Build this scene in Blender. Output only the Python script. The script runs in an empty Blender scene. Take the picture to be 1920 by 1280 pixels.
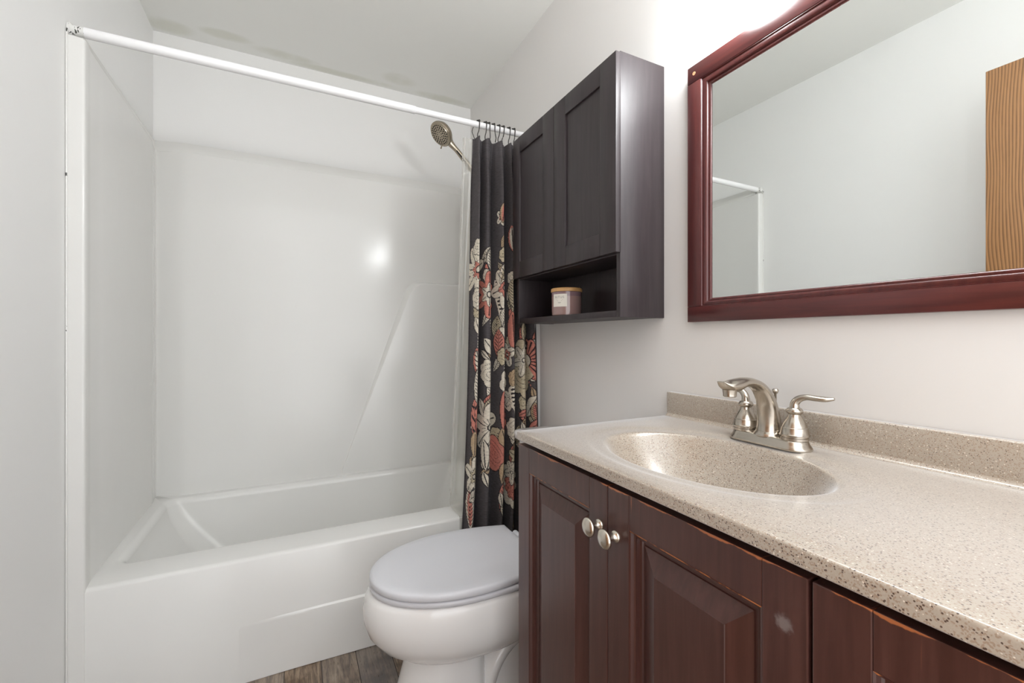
import bpy, bmesh, math, random
import numpy as np
from mathutils import Vector, Matrix

sc = bpy.context.scene
C = sc.collection
random.seed(4)
rng = np.random.default_rng(4)
PI = math.pi

# ------------------------------------------------------------------ camera
EYE = 1.11                                   # eye height above the floor
YAW = math.atan(407 / 820)
cam_d = bpy.data.cameras.new('camera')
cam_d.sensor_width = 36.0
cam_d.lens = 820 / 1920 * 36.0
cam_d.shift_y = -6 / 1920
cam_d.clip_start = 0.01
cam = bpy.data.objects.new('camera', cam_d)
cam.location = (0, 0, EYE)
cam.rotation_euler = (PI / 2, 0, -YAW)
C.objects.link(cam)
sc.camera = cam

# ------------------------------------------------------------------ world, light, exposure
w = bpy.data.worlds.new('world')
sc.world = w
w.use_nodes = True
w.node_tree.nodes['Background'].inputs[0].default_value = (0.98, 0.99, 1.0, 1)
w.node_tree.nodes['Background'].inputs[1].default_value = 1.9
GLOBE_STRENGTH = 38.0
sc.view_settings.view_transform = 'Standard'
sc.view_settings.look = 'None'
sc.view_settings.gamma = 1.0
sc.view_settings.use_curve_mapping = False
sc.view_settings.exposure = 0.73
sc.cycles.use_denoising = True
sc.cycles.max_bounces = 14
sc.cycles.diffuse_bounces = 8
sc.cycles.glossy_bounces = 6
sc.cycles.transparent_max_bounces = 12
sc.cycles.sample_clamp_indirect = 6.0
sc.cycles.caustics_reflective = False
sc.cycles.caustics_refractive = False

# room constants
XL, XR, YB, YF, ZC = -0.572, 0.952, 2.484, -0.16, 2.497
TUBY, RIM = 1.644, 0.40

# ------------------------------------------------------------------ materials
def lin(r, g, b):
    f = lambda v: (v / 255 / 12.92) if v / 255 <= 0.04045 else ((v / 255 + 0.055) / 1.055) ** 2.4
    return (f(r), f(g), f(b), 1)

class NT:
    """small node-tree writer"""
    def __init__(s, name):
        s.m = bpy.data.materials.new(name); s.m.use_nodes = True
        s.t = s.m.node_tree; s.n = s.t.nodes
        s.b = s.n['Principled BSDF']; s.out = s.n['Material Output']
        s.pos = None
    def node(s, kind, **kw):
        n = s.n.new(kind)
        for k, v in kw.items():
            if k == 'ins':
                for a, b in v.items():
                    s.put(n.inputs[a], b)
            else: setattr(n, k, v)
        return n
    def put(s, sock, v):
        if isinstance(v, bpy.types.NodeSocket): s.t.links.new(v, sock)
        else: sock.default_value = v
    def P(s):
        if s.pos is None: s.pos = s.node('ShaderNodeNewGeometry').outputs['Position']
        return s.pos
    def scaled(s, sx, sy, sz, off=(0, 0, 0)):
        return s.node('ShaderNodeMapping', ins={'Vector': s.P(), 'Scale': (sx, sy, sz), 'Location': off}).outputs[0]
    def xyz(s):
        return s.node('ShaderNodeSeparateXYZ', ins={0: s.P()}).outputs
    def noise(s, vec, scale, detail=3, rough=.5, dist=0.0):
        return s.node('ShaderNodeTexNoise', ins={'Vector': vec, 'Scale': scale, 'Detail': detail, 'Roughness': rough, 'Distortion': dist}).outputs[0]
    def math(s, op, a, b=0.0, clamp=False):
        n = s.node('ShaderNodeMath', operation=op, use_clamp=clamp)
        s.put(n.inputs[0], a); s.put(n.inputs[1], b)
        return n.outputs[0]
    def ramp(s, fac, stops, interp='LINEAR'):
        n = s.node('ShaderNodeValToRGB', ins={0: fac})
        cr = n.color_ramp; cr.interpolation = interp
        while len(cr.elements) < len(stops): cr.elements.new(0.5)
        for e, (p, c) in zip(cr.elements, stops):
            e.position = p; e.color = c if isinstance(c, tuple) else (c, c, c, 1)
        return n.outputs[0]
    def step(s, v, a, b):
        n = s.node('ShaderNodeMapRange', interpolation_type='SMOOTHSTEP')
        s.put(n.inputs[0], v); n.inputs[1].default_value = a; n.inputs[2].default_value = b
        return n.outputs[0]
    def mix(s, fac, a, b, mode='MIX'):
        n = s.node('ShaderNodeMix', data_type='RGBA', blend_type=mode)
        s.put(n.inputs[0], fac); s.put(n.inputs[6], a); s.put(n.inputs[7], b)
        return n.outputs[2]
    def bump(s, h, strength=.2, dist=.002):
        o = s.node('ShaderNodeBump', ins={'Height': h, 'Strength': strength, 'Distance': dist}).outputs[0]
        s.t.links.new(o, s.b.inputs['Normal'])
    def set(s, **kw):
        for k, v in kw.items():
            s.put(s.b.inputs[{'color': 'Base Color', 'rough': 'Roughness', 'metal': 'Metallic', 'spec': 'Specular IOR Level',
                              'coat': 'Coat Weight', 'coat_rough': 'Coat Roughness', 'aniso': 'Anisotropic'}[k]], v)
        return s.m

def flat(name, col, rough=.5, metal=0, spec=.5, coat=0, coat_rough=.1):
    t = NT(name); t.set(color=col, rough=rough, metal=metal, spec=spec, coat=coat, coat_rough=coat_rough)
    return t.m

def paint(name, col, rough=.45, bump=.12):
    t = NT(name)
    n = t.noise(t.P(), 1.3, 3)
    c = t.mix(t.math('MULTIPLY', n, .16), col, tuple(x * .9 for x in col[:3]) + (1,))
    t.set(color=c, rough=rough, spec=.35)
    t.bump(t.noise(t.P(), 260, 2), bump, .0008)
    return t.m

M = {}
WALL = (.83, .828, .82, 1)
M['wall'] = paint('wall_paint', WALL, .42)
M['wall_vanity'] = paint('shade_tinted_wall_paint', (.75, .735, .72, 1), .45)  # same wall paint, with this side's dimmer, warmer light put into the colour

t = NT('ceiling_paint')                                  # white ceiling with mildew stains near the tub
n1 = t.noise(t.scaled(1, 1, 1), 7.5, 4, .6)
def blob(cx, cy, rx, ry):
    x, y, z = t.xyz()
    a = t.math('DIVIDE', t.math('SUBTRACT', x, cx), rx); b = t.math('DIVIDE', t.math('SUBTRACT', y, cy), ry)
    d = t.math('ADD', t.math('MULTIPLY', a, a), t.math('MULTIPLY', b, b))
    return t.math('SUBTRACT', 1.0, d, True)
m_ = 0.0
for bl in ((-.28, 2.38, .14, .05), (-.05, 2.42, .20, .05), (.50, 2.37, .12, .07), (.76, 2.45, .2, .05), (-.5, 2.42, .12, .07), (.2, 2.455, .4, .035)):
    m_ = t.math('MAXIMUM', m_, blob(*bl))
mask = t.math('MULTIPLY', t.step(t.math('MULTIPLY', m_, n1), .10, .55), .34, True)
t.set(color=t.mix(mask, (.82, .822, .795, 1), (.52, .52, .39, 1)), rough=.6, spec=.25)
t.bump(t.noise(t.P(), 180, 2), .1, .001)
M['ceiling'] = t.m

def fibreglass(name, specks=False):
    t = NT(name)
    n = t.noise(t.P(), 2.2, 3)
    c = t.mix(t.math('MULTIPLY', n, .3), (.745, .742, .725, 1), (.715, .708, .682, 1))
    if specks:
        v = t.noise(t.scaled(1, 1, 1), 55, 2, .5)
        v2 = t.noise(t.P(), 4, 2)
        zc = t.xyz()[2]
        bands = t.math('MAXIMUM', t.math('LESS_THAN', t.math('ABSOLUTE', t.math('SUBTRACT', zc, 1.128)), .032),
                       t.math('MAXIMUM', t.math('LESS_THAN', t.math('ABSOLUTE', t.math('SUBTRACT', zc, 1.562)), .008), t.math('GREATER_THAN', zc, 1.945)))
        mk = t.math('MULTIPLY', t.step(t.noise(t.scaled(1, 1, .4), 150, 2), .59, .63), bands)
        c = t.mix(mk, c, (.06, .06, .055, 1))
    t.set(color=c, rough=.18, spec=.45)
    t.bump(t.noise(t.P(), 6, 2), .13, .004)
    return t.m
M['tub'] = fibreglass('fibreglass')
M['caulk'] = fibreglass('mildewed_caulk', True)

t = NT('vinyl_plank')
x, y, z = t.xyz()
PW = .112
xs = t.math('DIVIDE', t.math('ADD', x, 5.0 - .039), PW)
ix = t.math('FLOOR', xs); fx = t.math('FRACT', xs)
rn = t.node('ShaderNodeTexWhiteNoise', noise_dimensions='1D', ins={'W': ix})
ys = t.math('DIVIDE', t.math('ADD', y, t.math('MULTIPLY', rn.outputs[0], 3.0)), .9)
iy = t.math('FLOOR', ys); fy = t.math('FRACT', ys)
r2 = t.node('ShaderNodeTexWhiteNoise', noise_dimensions='2D',
            ins={'Vector': t.node('ShaderNodeCombineXYZ', ins={0: ix, 1: iy}).outputs[0]}).outputs[0]
off = t.node('ShaderNodeCombineXYZ', ins={0: t.math('MULTIPLY', r2, 20.0), 1: t.math('MULTIPLY', r2, 9.0), 2: 0.0}).outputs[0]
pv = t.node('ShaderNodeVectorMath', operation='ADD', ins={0: t.P(), 1: off}).outputs[0]
gv = t.node('ShaderNodeMapping', ins={'Vector': pv, 'Scale': (1, .1, 1)}).outputs[0]
g1 = t.noise(gv, 55, 5, .65, 1.2)
g2 = t.noise(gv, 260, 2, .6)
g3 = t.noise(pv, 7, 3, .6)
c = t.ramp(g1, [(.25, lin(62, 48, 38)), (.42, lin(116, 98, 82)), (.55, lin(154, 134, 112)), (.75, lin(186, 168, 146))])
c = t.mix(t.step(g3, .45, .7), c, lin(150, 122, 92), 'MULTIPLY')
c = t.mix(t.math('MULTIPLY', r2, .55), c, lin(132, 132, 134))
c = t.mix(t.step(g2, .58, .75), c, lin(70, 56, 46))
gap = t.math('MAXIMUM', t.math('LESS_THAN', fx, .022), t.math('LESS_THAN', fy, .004))
c = t.mix(gap, c, lin(38, 28, 22))
t.set(color=c, rough=.38)
t.bump(g2, .15, .001)
M['floor'] = t.m

def cabinet_wood(name, dark, light, rough, vertical=True, coat=.3, wear=None):
    """stained wood; wear = list of ('top', z) edges with rubbed off stain, or ('smudge', (x,y,z), r)"""
    t = NT(name)
    v = t.scaled(1, 1, .06) if vertical else t.scaled(1, .06, 1)
    g = t.noise(v, 90, 4, .6, .4)
    big = t.noise(t.P(), 5, 2)
    c = t.mix(t.step(g, .3, .7), dark, light)
    c = t.mix(t.math('MULTIPLY', big, .5), c, tuple(a * .7 for a in dark[:3]) + (1,))
    r = rough
    x, y, z = t.xyz()
    for wk in wear or []:
        if wk[0] == 'top':
            n = t.noise(t.scaled(1, 1, .2), 13, 5, .6)
            n2 = t.noise(t.scaled(0, 1, 0), 9, 2)
            edge = t.math('SUBTRACT', z, wk[1])
            mk = t.step(t.math('ADD', edge, t.math('MULTIPLY', t.math('SUBTRACT', n, .575), .022)), -.0036, -.0022)
            st = t.noise(t.scaled(1, 1, .03), 160, 1)             # drips of lost stain under the edge
            dr = t.math('MULTIPLY', t.math('MULTIPLY', t.step(st, .64, .7), t.step(edge, -.035, -.01)), t.step(n2, .5, .62))
            mk = t.math('MAXIMUM', mk, t.math('MULTIPLY', dr, .6))
            mk = t.math('MULTIPLY', mk, t.math('LESS_THAN', edge, -.0006))
            c = t.mix(mk, c, lin(168, 100, 60))
        if wk[0] == 'smudge':
            d = t.node('ShaderNodeVectorMath', operation='DISTANCE', ins={0: t.P(), 1: wk[1]}).outputs['Value']
            n = t.noise(t.P(), 260, 2)
            mk = t.math('SUBTRACT', 1.0, t.step(t.math('ADD', d, t.math('MULTIPLY', n, wk[2])), wk[2] * .9, wk[2] * 1.7))
            c = t.mix(t.math('MULTIPLY', mk, .8), c, lin(120, 110, 108))
    t.set(color=c, rough=r, coat=coat, coat_rough=.3, spec=.5)
    t.bump(g, .06, .0006)
    return t.m

M['espresso'] = cabinet_wood('espresso_cabinet', (.026, .018, .021, 1), (.042, .031, .034, 1), .47, coat=.12)
M['cherry'] = cabinet_wood('worn_cherry_vanity', (.055, .019, .015, 1), (.088, .034, .027, 1), .34,
                           wear=[('top', .861), ('smudge', (.475, .294, .801), .010)])
M['cherry_plain'] = cabinet_wood('cherry_vanity', (.05, .018, .014, 1), (.08, .03, .024, 1), .36)
t = NT('rubbed_edge')
e = t.noise(t.P(), 45, 3, .6)
t.set(color=t.mix(t.step(e, .42, .54), lin(72, 34, 26), lin(182, 112, 66)), rough=.5)
M['rubbed'] = t.m
M['mirror_wood'] = cabinet_wood('red_cherry_frame', (.060, .010, .010, 1), (.105, .020, .017, 1), .28, coat=.3)
M['mirror_wood_h'] = cabinet_wood('red_cherry_rail', (.060, .010, .010, 1), (.105, .020, .017, 1), .28, vertical=False, coat=.3)
M['pale_wood'] = flat('bare_pine', lin(205, 150, 110), .6)
M['mirror'] = flat('mirror_silver', (.86, .885, .87, 1), .006, 1)

t = NT('cultured_granite')
v1 = t.node('ShaderNodeTexVoronoi', ins={'Vector': t.P(), 'Scale': 470.0, 'Randomness': 1.0})
v2 = t.node('ShaderNodeTexVoronoi', ins={'Vector': t.P(), 'Scale': 780.0, 'Randomness': 1.0})
s1 = t.node('ShaderNodeSeparateColor', ins={0: v1.outputs['Color']}).outputs
s2 = t.node('ShaderNodeSeparateColor', ins={0: v2.outputs['Color']}).outputs
c = t.mix(t.math('MULTIPLY', s2[1], .45), (.40, .342, .278, 1), (.455, .405, .345, 1))
c = t.mix(t.math('MULTIPLY', t.math('GREATER_THAN', s2[0], .78), .55), c, lin(140, 112, 88))
k1 = t.math('MULTIPLY', t.math('GREATER_THAN', s1[0], .84), t.math('LESS_THAN', v1.outputs['Distance'], .42))
c = t.mix(t.math('MULTIPLY', k1, .95), c, lin(74, 56, 46))
k2 = t.math('MULTIPLY', t.math('GREATER_THAN', s1[1], .95), t.math('LESS_THAN', v1.outputs['Distance'], .4))
c = t.mix(t.math('MULTIPLY', k2, .7), c, lin(236, 228, 214))
t.set(color=c, rough=.32, spec=.6, coat=1.0, coat_rough=.26)
t.b.inputs['Coat IOR'].default_value = 1.6
t.b.inputs['Sheen Weight'].default_value = .9
t.b.inputs['Sheen Roughness'].default_value = .32
t.b.inputs['Sheen Tint'].default_value = (.93, .96, 1, 1)
M['granite'] = t.m

def nickel(name, col, rough):
    t = NT(name)
    t.set(color=col, metal=1.0, rough=rough)
    t.bump(t.noise(t.scaled(1, 1, 8), 500, 1), .04, .0003)
    return t.m
M['nickel'] = nickel('brushed_nickel', (.50, .455, .395, 1), .24)
M['nickel_dark'] = nickel('aged_nickel', (.40, .35, .275, 1), .28)
M['nickel_knob'] = nickel('satin_nickel_knob', (.70, .65, .57, 1), .25)
M['black'] = flat('black_rubber', (.012, .012, .012, 1), .5)
M['hook'] = flat('dark_bronze', (.035, .032, .030, 1), .38, .6)
M['rod'] = flat('white_enamel', (.86, .86, .87, 1), .25)
M['porcelain'] = flat('porcelain', (.82, .81, .80, 1), .10, spec=.6)
M['seat'] = flat('grey_white_seat_plastic', (.63, .635, .67, 1), .3)
t = NT('frosted_globe'); t.set(color=(.9, .9, .9, 1), rough=.4)
t.put(t.b.inputs['Emission Color'], (.95, .985, 1.0, 1)); t.put(t.b.inputs['Emission Strength'], GLOBE_STRENGTH)
M['globe'] = t.m

t = NT('oak_door')
x, y, z = t.xyz()
yv = t.math('ADD', y, t.math('MULTIPLY', t.noise(t.scaled(0, .6, .3), 3.2, 2, .5), .16))
ring = t.math('FRACT', t.math('MULTIPLY', yv, 120.0))
fine = t.noise(t.scaled(1, 1, .05), 240, 3, .6)
br = t.math('ADD', t.step(ring, .25, .95), t.math('MULTIPLY', t.math('SUBTRACT', fine, .5), .9), True)
c = t.mix(br, lin(166, 122, 82), lin(112, 78, 48))
t.set(color=c, rough=.36, coat=.25, coat_rough=.3)
M['oak'] = t.m

# curtain fabric: printed cloth colour carried by the mesh, woven slub added by noise
t = NT('printed_linen')
at = t.node('ShaderNodeAttribute', attribute_name='print')
wv = t.noise(t.scaled(.25, 1, 9), 60, 2, .6)
c = t.mix(t.math('MULTIPLY', t.step(wv, .35, .75), .35), at.outputs['Color'], (0, 0, 0, 1))
t.set(color=c, rough=.85, spec=.2)
t.bump(wv, .25, .001)
M['curtain'] = t.m

t = NT('clear_vinyl')
tr = t.node('ShaderNodeBsdfTransparent', ins={0: (.97, .97, .95, 1)})
tl = t.node('ShaderNodeBsdfTranslucent', ins={0: (.90, .885, .84, 1)})
df = t.node('ShaderNodeBsdfDiffuse', ins={0: (.90, .885, .84, 1)})
gl = t.node('ShaderNodeBsdfGlossy', ins={0: (1, 1, 1, 1), 'Roughness': .16})
a = t.node('ShaderNodeMixShader', ins={0: .5, 1: tl.outputs[0], 2: df.outputs[0]})
fr = t.node('ShaderNodeLayerWeight', ins={0: .35}).outputs['Facing']
b = t.node('ShaderNodeMixShader', ins={0: t.math('ADD', .30, t.math('MULTIPLY', fr, .5), True), 1: tr.outputs[0], 2: a.outputs[0]})
d = t.node('ShaderNodeMixShader', ins={0: t.math('ADD', .05, t.math('MULTIPLY', fr, .3)), 1: b.outputs[0], 2: gl.outputs[0]})
t.t.links.new(d.outputs[0], t.out.inputs[0])
M['liner'] = t.m

t = NT('candle_glass'); t.set(color=lin(150, 122, 118), rough=.08, spec=.6, coat=.5, coat_rough=.05); M['jar'] = t.m
M['jar_band'] = flat('candle_glass_rim', lin(128, 104, 108), .08, spec=.6)
M['label'] = flat('paper_label', lin(225, 220, 210), .7)
M['ink'] = flat('grey_ink', lin(125, 122, 118), .7)
t = NT('bamboo_lid'); g = t.noise(t.scaled(1, 8, 1), 30, 3)
t.set(color=t.mix(g, lin(214, 170, 112), lin(176, 130, 80)), rough=.5); M['bamboo'] = t.m

# ------------------------------------------------------------------ mesh helpers
class MB:
    def __init__(s): s.v = []; s.f = []; s.mi = []; s.mats = []
    def mat(s, m):
        if m not in s.mats: s.mats.append(m)
        return s.mats.index(m)
    def add(s, verts, faces, m, mi=None):
        o = len(s.v); k = s.mat(m)
        s.v += [tuple(p) for p in verts]
        s.f += [tuple(i + o for i in f) for f in faces]
        s.mi += [k] * len(faces) if mi is None else [s.mat(q) for q in mi]
    def box(s, x0, x1, y0, y1, z0, z1, m, bev=.002, seg=2):
        bm = bmesh.new(); bmesh.ops.create_cube(bm, size=1)
        for v in bm.verts:
            v.co = ((x0 + x1) / 2 + v.co.x * (x1 - x0), (y0 + y1) / 2 + v.co.y * (y1 - y0), (z0 + z1) / 2 + v.co.z * (z1 - z0))
        if bev: bmesh.ops.bevel(bm, geom=bm.edges[:], offset=bev, segments=seg, profile=.5, affect='EDGES')
        s.bm(bm, m)
    def bm(s, bm, m, mx=None):
        bmesh.ops.recalc_face_normals(bm, faces=bm.faces[:])
        bm.verts.index_update()
        s.add([(mx @ v.co) if mx else v.co.copy() for v in bm.verts], [[v.index for v in f.verts] for f in bm.faces], m); bm.free()
    def lathe(s, prof, m, n=32, mx=None, cap=True):
        """prof: list of (r, z)"""
        V = []; F = []
        for r, z in prof:
            for i in range(n):
                a = 2 * PI * i / n; V.append(Vector((r * math.cos(a), r * math.sin(a), z)))
        for j in range(len(prof) - 1):
            for i in range(n):
                F.append((j * n + i, j * n + (i + 1) % n, (j + 1) * n + (i + 1) % n, (j + 1) * n + i))
        if cap:
            F.append(tuple(reversed(range(n)))); F.append(tuple(range((len(prof) - 1) * n, len(prof) * n)))
        s.add([(mx @ v) if mx else v for v in V], F, m)
    def loft(s, rings, m, cap=(True, True), closed=True):
        n = len(rings[0]); V = [p for r in rings for p in r]; F = []
        for j in range(len(rings) - 1):
            for i in range(n if closed else n - 1):
                F.append((j * n + i, j * n + (i + 1) % n, (j + 1) * n + (i + 1) % n, (j + 1) * n + i))
        if cap[0]: F.append(tuple(reversed(range(n))))
        if cap[1]: F.append(tuple(range((len(rings) - 1) * n, len(rings) * n)))
        s.add(V, F, m)
    def sweep(s, path, radii, m, n=16, side=None, cap=True):
        """tube along path; radii (a along side, b across); side = fixed sideways vector"""
        P = [Vector(p) for p in path]; rings = []
        for i, p in enumerate(P):
            tg = (P[min(i + 1, len(P) - 1)] - P[max(i - 1, 0)]).normalized()
            sd = Vector(side) if side else (Vector((0, 0, 1)) if abs(tg.z) < .9 else Vector((1, 0, 0))).cross(tg)
            sd = (sd - tg * sd.dot(tg)).normalized(); up = tg.cross(sd)
            r = radii[i] if isinstance(radii, (list, tuple)) and not isinstance(radii[0], (int, float)) else radii
            ra, rb = r if isinstance(r, tuple) else (r, r)
            rings.append([p + sd * ra * math.cos(2 * PI * k / n) + up * rb * math.sin(2 * PI * k / n) for k in range(n)])
        s.loft(rings, m, (cap, cap))
    def grid(s, pts, m):
        """pts[j][i]"""
        nj, ni = len(pts), len(pts[0])
        s.add([p for r in pts for p in r],
              [(j * ni + i, j * ni + i + 1, (j + 1) * ni + i + 1, (j + 1) * ni + i) for j in range(nj - 1) for i in range(ni - 1)], m)
    def build(s, name, parent=None, origin=(0, 0, 0), angle=35, smooth=True, recalc=True):
        me = bpy.data.meshes.new(name)
        ox, oy, oz = origin
        me.from_pydata([(p[0] - ox, p[1] - oy, p[2] - oz) for p in s.v], [], s.f)
        for m in s.mats: me.materials.append(m)
        me.polygons.foreach_set('material_index', s.mi)
        if recalc:
            bm = bmesh.new(); bm.from_mesh(me); bmesh.ops.recalc_face_normals(bm, faces=bm.faces[:]); bm.to_mesh(me); bm.free()
        if smooth:
            me.polygons.foreach_set('use_smooth', [True] * len(me.polygons))
            me.set_sharp_from_angle(angle=math.radians(angle))
        me.update()
        o = bpy.data.objects.new(name, me); C.objects.link(o)
        if parent is None: o.location = origin
        else: o.parent = parent
        return o

def tag(o, label=None, cat=None, group=None, kind=None):
    for k, v in (('label', label), ('category', cat), ('group', group), ('kind', kind)):
        if v: o[k] = v
    return o
def thing(name, loc, label, cat, group=None):
    o = bpy.data.objects.new(name, None); o.empty_display_size = .05
    o.location = loc; C.objects.link(o)
    return tag(o, label, cat, group)
def part(mb, name, root, label=None, **kw):
    """mesh given in world coordinates; made local to its root (roots only translate)"""
    r = root; org = Vector((0, 0, 0))
    while r is not None: org += r.location; r = r.parent
    o = mb.build(name, root, tuple(org), **kw)
    return tag(o, label)
def struct(mb, name, **kw):
    return tag(mb.build(name, **kw), kind='structure')
def catmull(pts, n):
    P = [np.array(p, float) for p in pts]; P = [2 * P[0] - P[1]] + P + [2 * P[-1] - P[-2]]; out = []
    for i in range(1, len(P) - 2):
        for k in range(n):
            u = k / n
            out.append(.5 * ((2 * P[i]) + (P[i + 1] - P[i - 1]) * u + (2 * P[i - 1] - 5 * P[i] + 4 * P[i + 1] - P[i + 2]) * u ** 2
                             + (3 * P[i] - P[i - 1] - 3 * P[i + 1] + P[i + 2]) * u ** 3))
    out.append(P[-2]); return [tuple(p) for p in out]
def axis_matrix(loc, zdir):
    z = Vector(zdir).normalized(); q = Vector((0, 0, 1)).rotation_difference(z)
    return Matrix.Translation(Vector(loc)) @ q.to_matrix().to_4x4()
def sst(e0, e1, x):
    u = np.clip((x - e0) / (e1 - e0), 0, 1); return u * u * (3 - 2 * u)

# ------------------------------------------------------------------ room
mb = MB(); mb.box(XL - .1, XR + .1, YF - 1.6, YB + .1, -.08, 0, M['floor'], 0); struct(mb, 'floor')
mb = MB(); mb.box(XL - .1, XR + .1, YF - .1, YB + .1, ZC, ZC + .08, M['ceiling'], 0); struct(mb, 'ceiling')
mb = MB(); mb.box(XL - .1, XL, YF - .1, YB + .1, 0, ZC, M['wall'], 0); struct(mb, 'wall_left')
mb = MB(); mb.box(XR, XR + .1, YF - .1, YB + .1, 0, ZC, M['wall_vanity'], 0); struct(mb, 'wall_right')
mb = MB(); mb.box(XL, XR, YB, YB + .1, 0, ZC, M['wall'], 0); struct(mb, 'wall_back')
# the oak door standing open beside the camera
mb = MB(); mb.box(-.327, -.290, -.15, .638, .012, 2.047, M['oak'], .002); struct(mb, 'door_1')

# ------------------------------------------------------------------ tub and shower unit
tub = thing('bathtub', (.19, 2.06, 0), 'white fibreglass bathtub with moulded shower surround filling the far alcove', 'bathtub')
# --- tub: apron, rim, ledges, basin (rings of a rounded rectangle)
def rrect(x0, x1, y0, y1, r, z, n=10, r2=None):
    """ring, counter-clockwise; r for all four corners"""
    out = []
    for cx, cy, a0 in ((x1 - r, y0 + r, -PI / 2), (x1 - r, y1 - r, 0), (x0 + r, y1 - r, PI / 2), (x0 + r, y0 + r, PI)):
        for k in range(n + 1):
            a = a0 + PI / 2 * k / n; out.append((cx + r * math.cos(a), cy + r * math.sin(a), z))
    return out
XTL, XTR = XL + .001, XR - .001
mb = MB()
Rr = [rrect(XTL, XTR, TUBY, YB - .002, .002, 0.0), rrect(XTL, XTR, TUBY, YB - .002, .002, RIM - .012),
      rrect(XTL + .001, XTR - .001, TUBY + .0035, YB - .003, .003, RIM - .003),
      rrect(XTL + .003, XTR - .003, TUBY + .012, YB - .005, .006, RIM)]
ix0, ix1, iy0, iy1 = XL + .056, XR - .10, 1.772, 2.408
for k in range(9):                                      # rolled inner edge
    a = PI / 2 * k / 8; e = .030 * math.sin(a); dz = .030 * (1 - math.cos(a))
    Rr.append(rrect(ix0 + e * .8, ix1 - e, iy0 + e * .9, iy1 - e * .7, .05 - .01 * (k < 1), RIM - .001 - dz))
for u in (.15, .35, .55, .75, .9):
    Rr.append(rrect(ix0 + .024 + .17 * u ** 1.3, ix1 - .03 - .05 * u, iy0 + .027 + .04 * u, iy1 - .021 - .04 * u, .05 + .06 * u, RIM - .031 - .255 * u))
for a in (.2, .45, .7, 1.0):
    Rr.append(rrect(ix0 + .194 + .09 * a, ix1 - .08 - .09 * a, iy0 + .067 + .09 * a, iy1 - .061 - .09 * a, .11 - .03 * a, .1145 - .045 * math.sin(PI / 2 * a)))
mb.loft(Rr, M['tub'], (True, True))
part(mb, 'tub_basin', tub, angle=50)
# apron step panel: swells out of the apron towards the right
mb = MB(); rows = []
for z in (0.002, .05, .10, .15, .178, .186, .190, .194):
    row = []
    for k in range(61):
        x = -.30 + (XTR - .002 + .30) * k / 60
        d = .011 * float(sst(0, .75, (x + .30)))
        d *= 1.0 if z < .18 else {.186: .85, .190: .35, .194: 0.0}.get(z, 1)
        row.append((x, TUBY + .0015 - d - .0005, z))
    rows.append(row)
mb.grid(rows, M['tub']); part(mb, 'apron_panel', tub, angle=25)

# --- surround wall panels: plan profile extruded up, with a cove lip at the top
STOP = 1.952
bL, bR = XL + .022, XR - .022
def surround_profile(off):
    """plan line from the left front flange, round the back, to the right front flange; off = extra set-back to the wall"""
    p = []
    fl = XL + .041
    p += [(XL + .0012, TUBY - .003), (fl - .007, TUBY - .003)]
    for k in range(1, 7):
        a = PI / 2 * k / 6
        p.append((fl - .007 + .007 * math.sin(a), TUBY - .003 + .007 * (1 - math.cos(a))))
    p += [(fl - .001, TUBY + .020), (fl - .003 - off * .3, TUBY + .034), (fl - .006 - off, TUBY + .060), (fl - .009 - off, TUBY + .14)]
    p += [(bL + .002 - off, 2.35)]
    p += [(bL - .001 - off * .8, 2.385), (XL + .014 - off * .5, YB - .042), (XL + .011 - off * .4, YB - .020 + off * .2), (XL + .014 - off * .4, YB - .013 + off * .3),
          (XL + .030, YB - .015 + off * .4)]
    p += [(XL + .10, YB - .046 + off), (XL + .135, YB - .050 + off)]
    q = [(XR - (x - XL), y) for x, y in reversed(p)]
    return p + q
def dense(p, step=.05):
    out = [p[0]]
    for a, b in zip(p, p[1:]):
        L = math.dist(a, b); n = max(1, int(L / step))
        for k in range(1, n + 1): out.append((a[0] + (b[0] - a[0]) * k / n, a[1] + (b[1] - a[1]) * k / n))
    return out
mb = MB()
base_p = surround_profile(0.0)
levels = [(RIM - .004, 0), (RIM + .02, 0), (.8, 0), (1.3, 0), (STOP - .03, 0), (STOP, 0.0), (STOP + .002, .006), (STOP + .015, .0125), (STOP + .03, .017), (STOP + .05, .0205)]
rows = []
nfl = 10     # points belonging to the front flange: they stop at the column top
for z, off in levels:
    pr = surround_profile(off)
    row = []
    for i, (x, y) in enumerate(pr):
        fl_ = i < nfl or i >= len(pr) - nfl
        if fl_:
            zz = min(z, STOP + .004)
            if z > STOP:      # close the column top back towards the wall
                k = (z - STOP) / .05
                x = x + ((XL + .001 if i < nfl else XR - .001) - x) * min(1, k) * .97
        else: zz = z
        row.append((x, y, zz))
    rows.append(row)
mb.grid(rows, M['tub'])
part(mb, 'shower_surround', tub, angle=32)
# the flange legs continue down beside the apron
for sd in (0, 1):
    mb = MB(); pr = surround_profile(0.0)[:9]
    if sd: pr = [(XR - (x - XL), y) for x, y in pr]
    mb.grid([[(x, y, z) for x, y in pr] for z in (.001, .2, RIM - .004)], M['tub'])
    part(mb, 'flange_leg', tub, angle=32)
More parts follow.
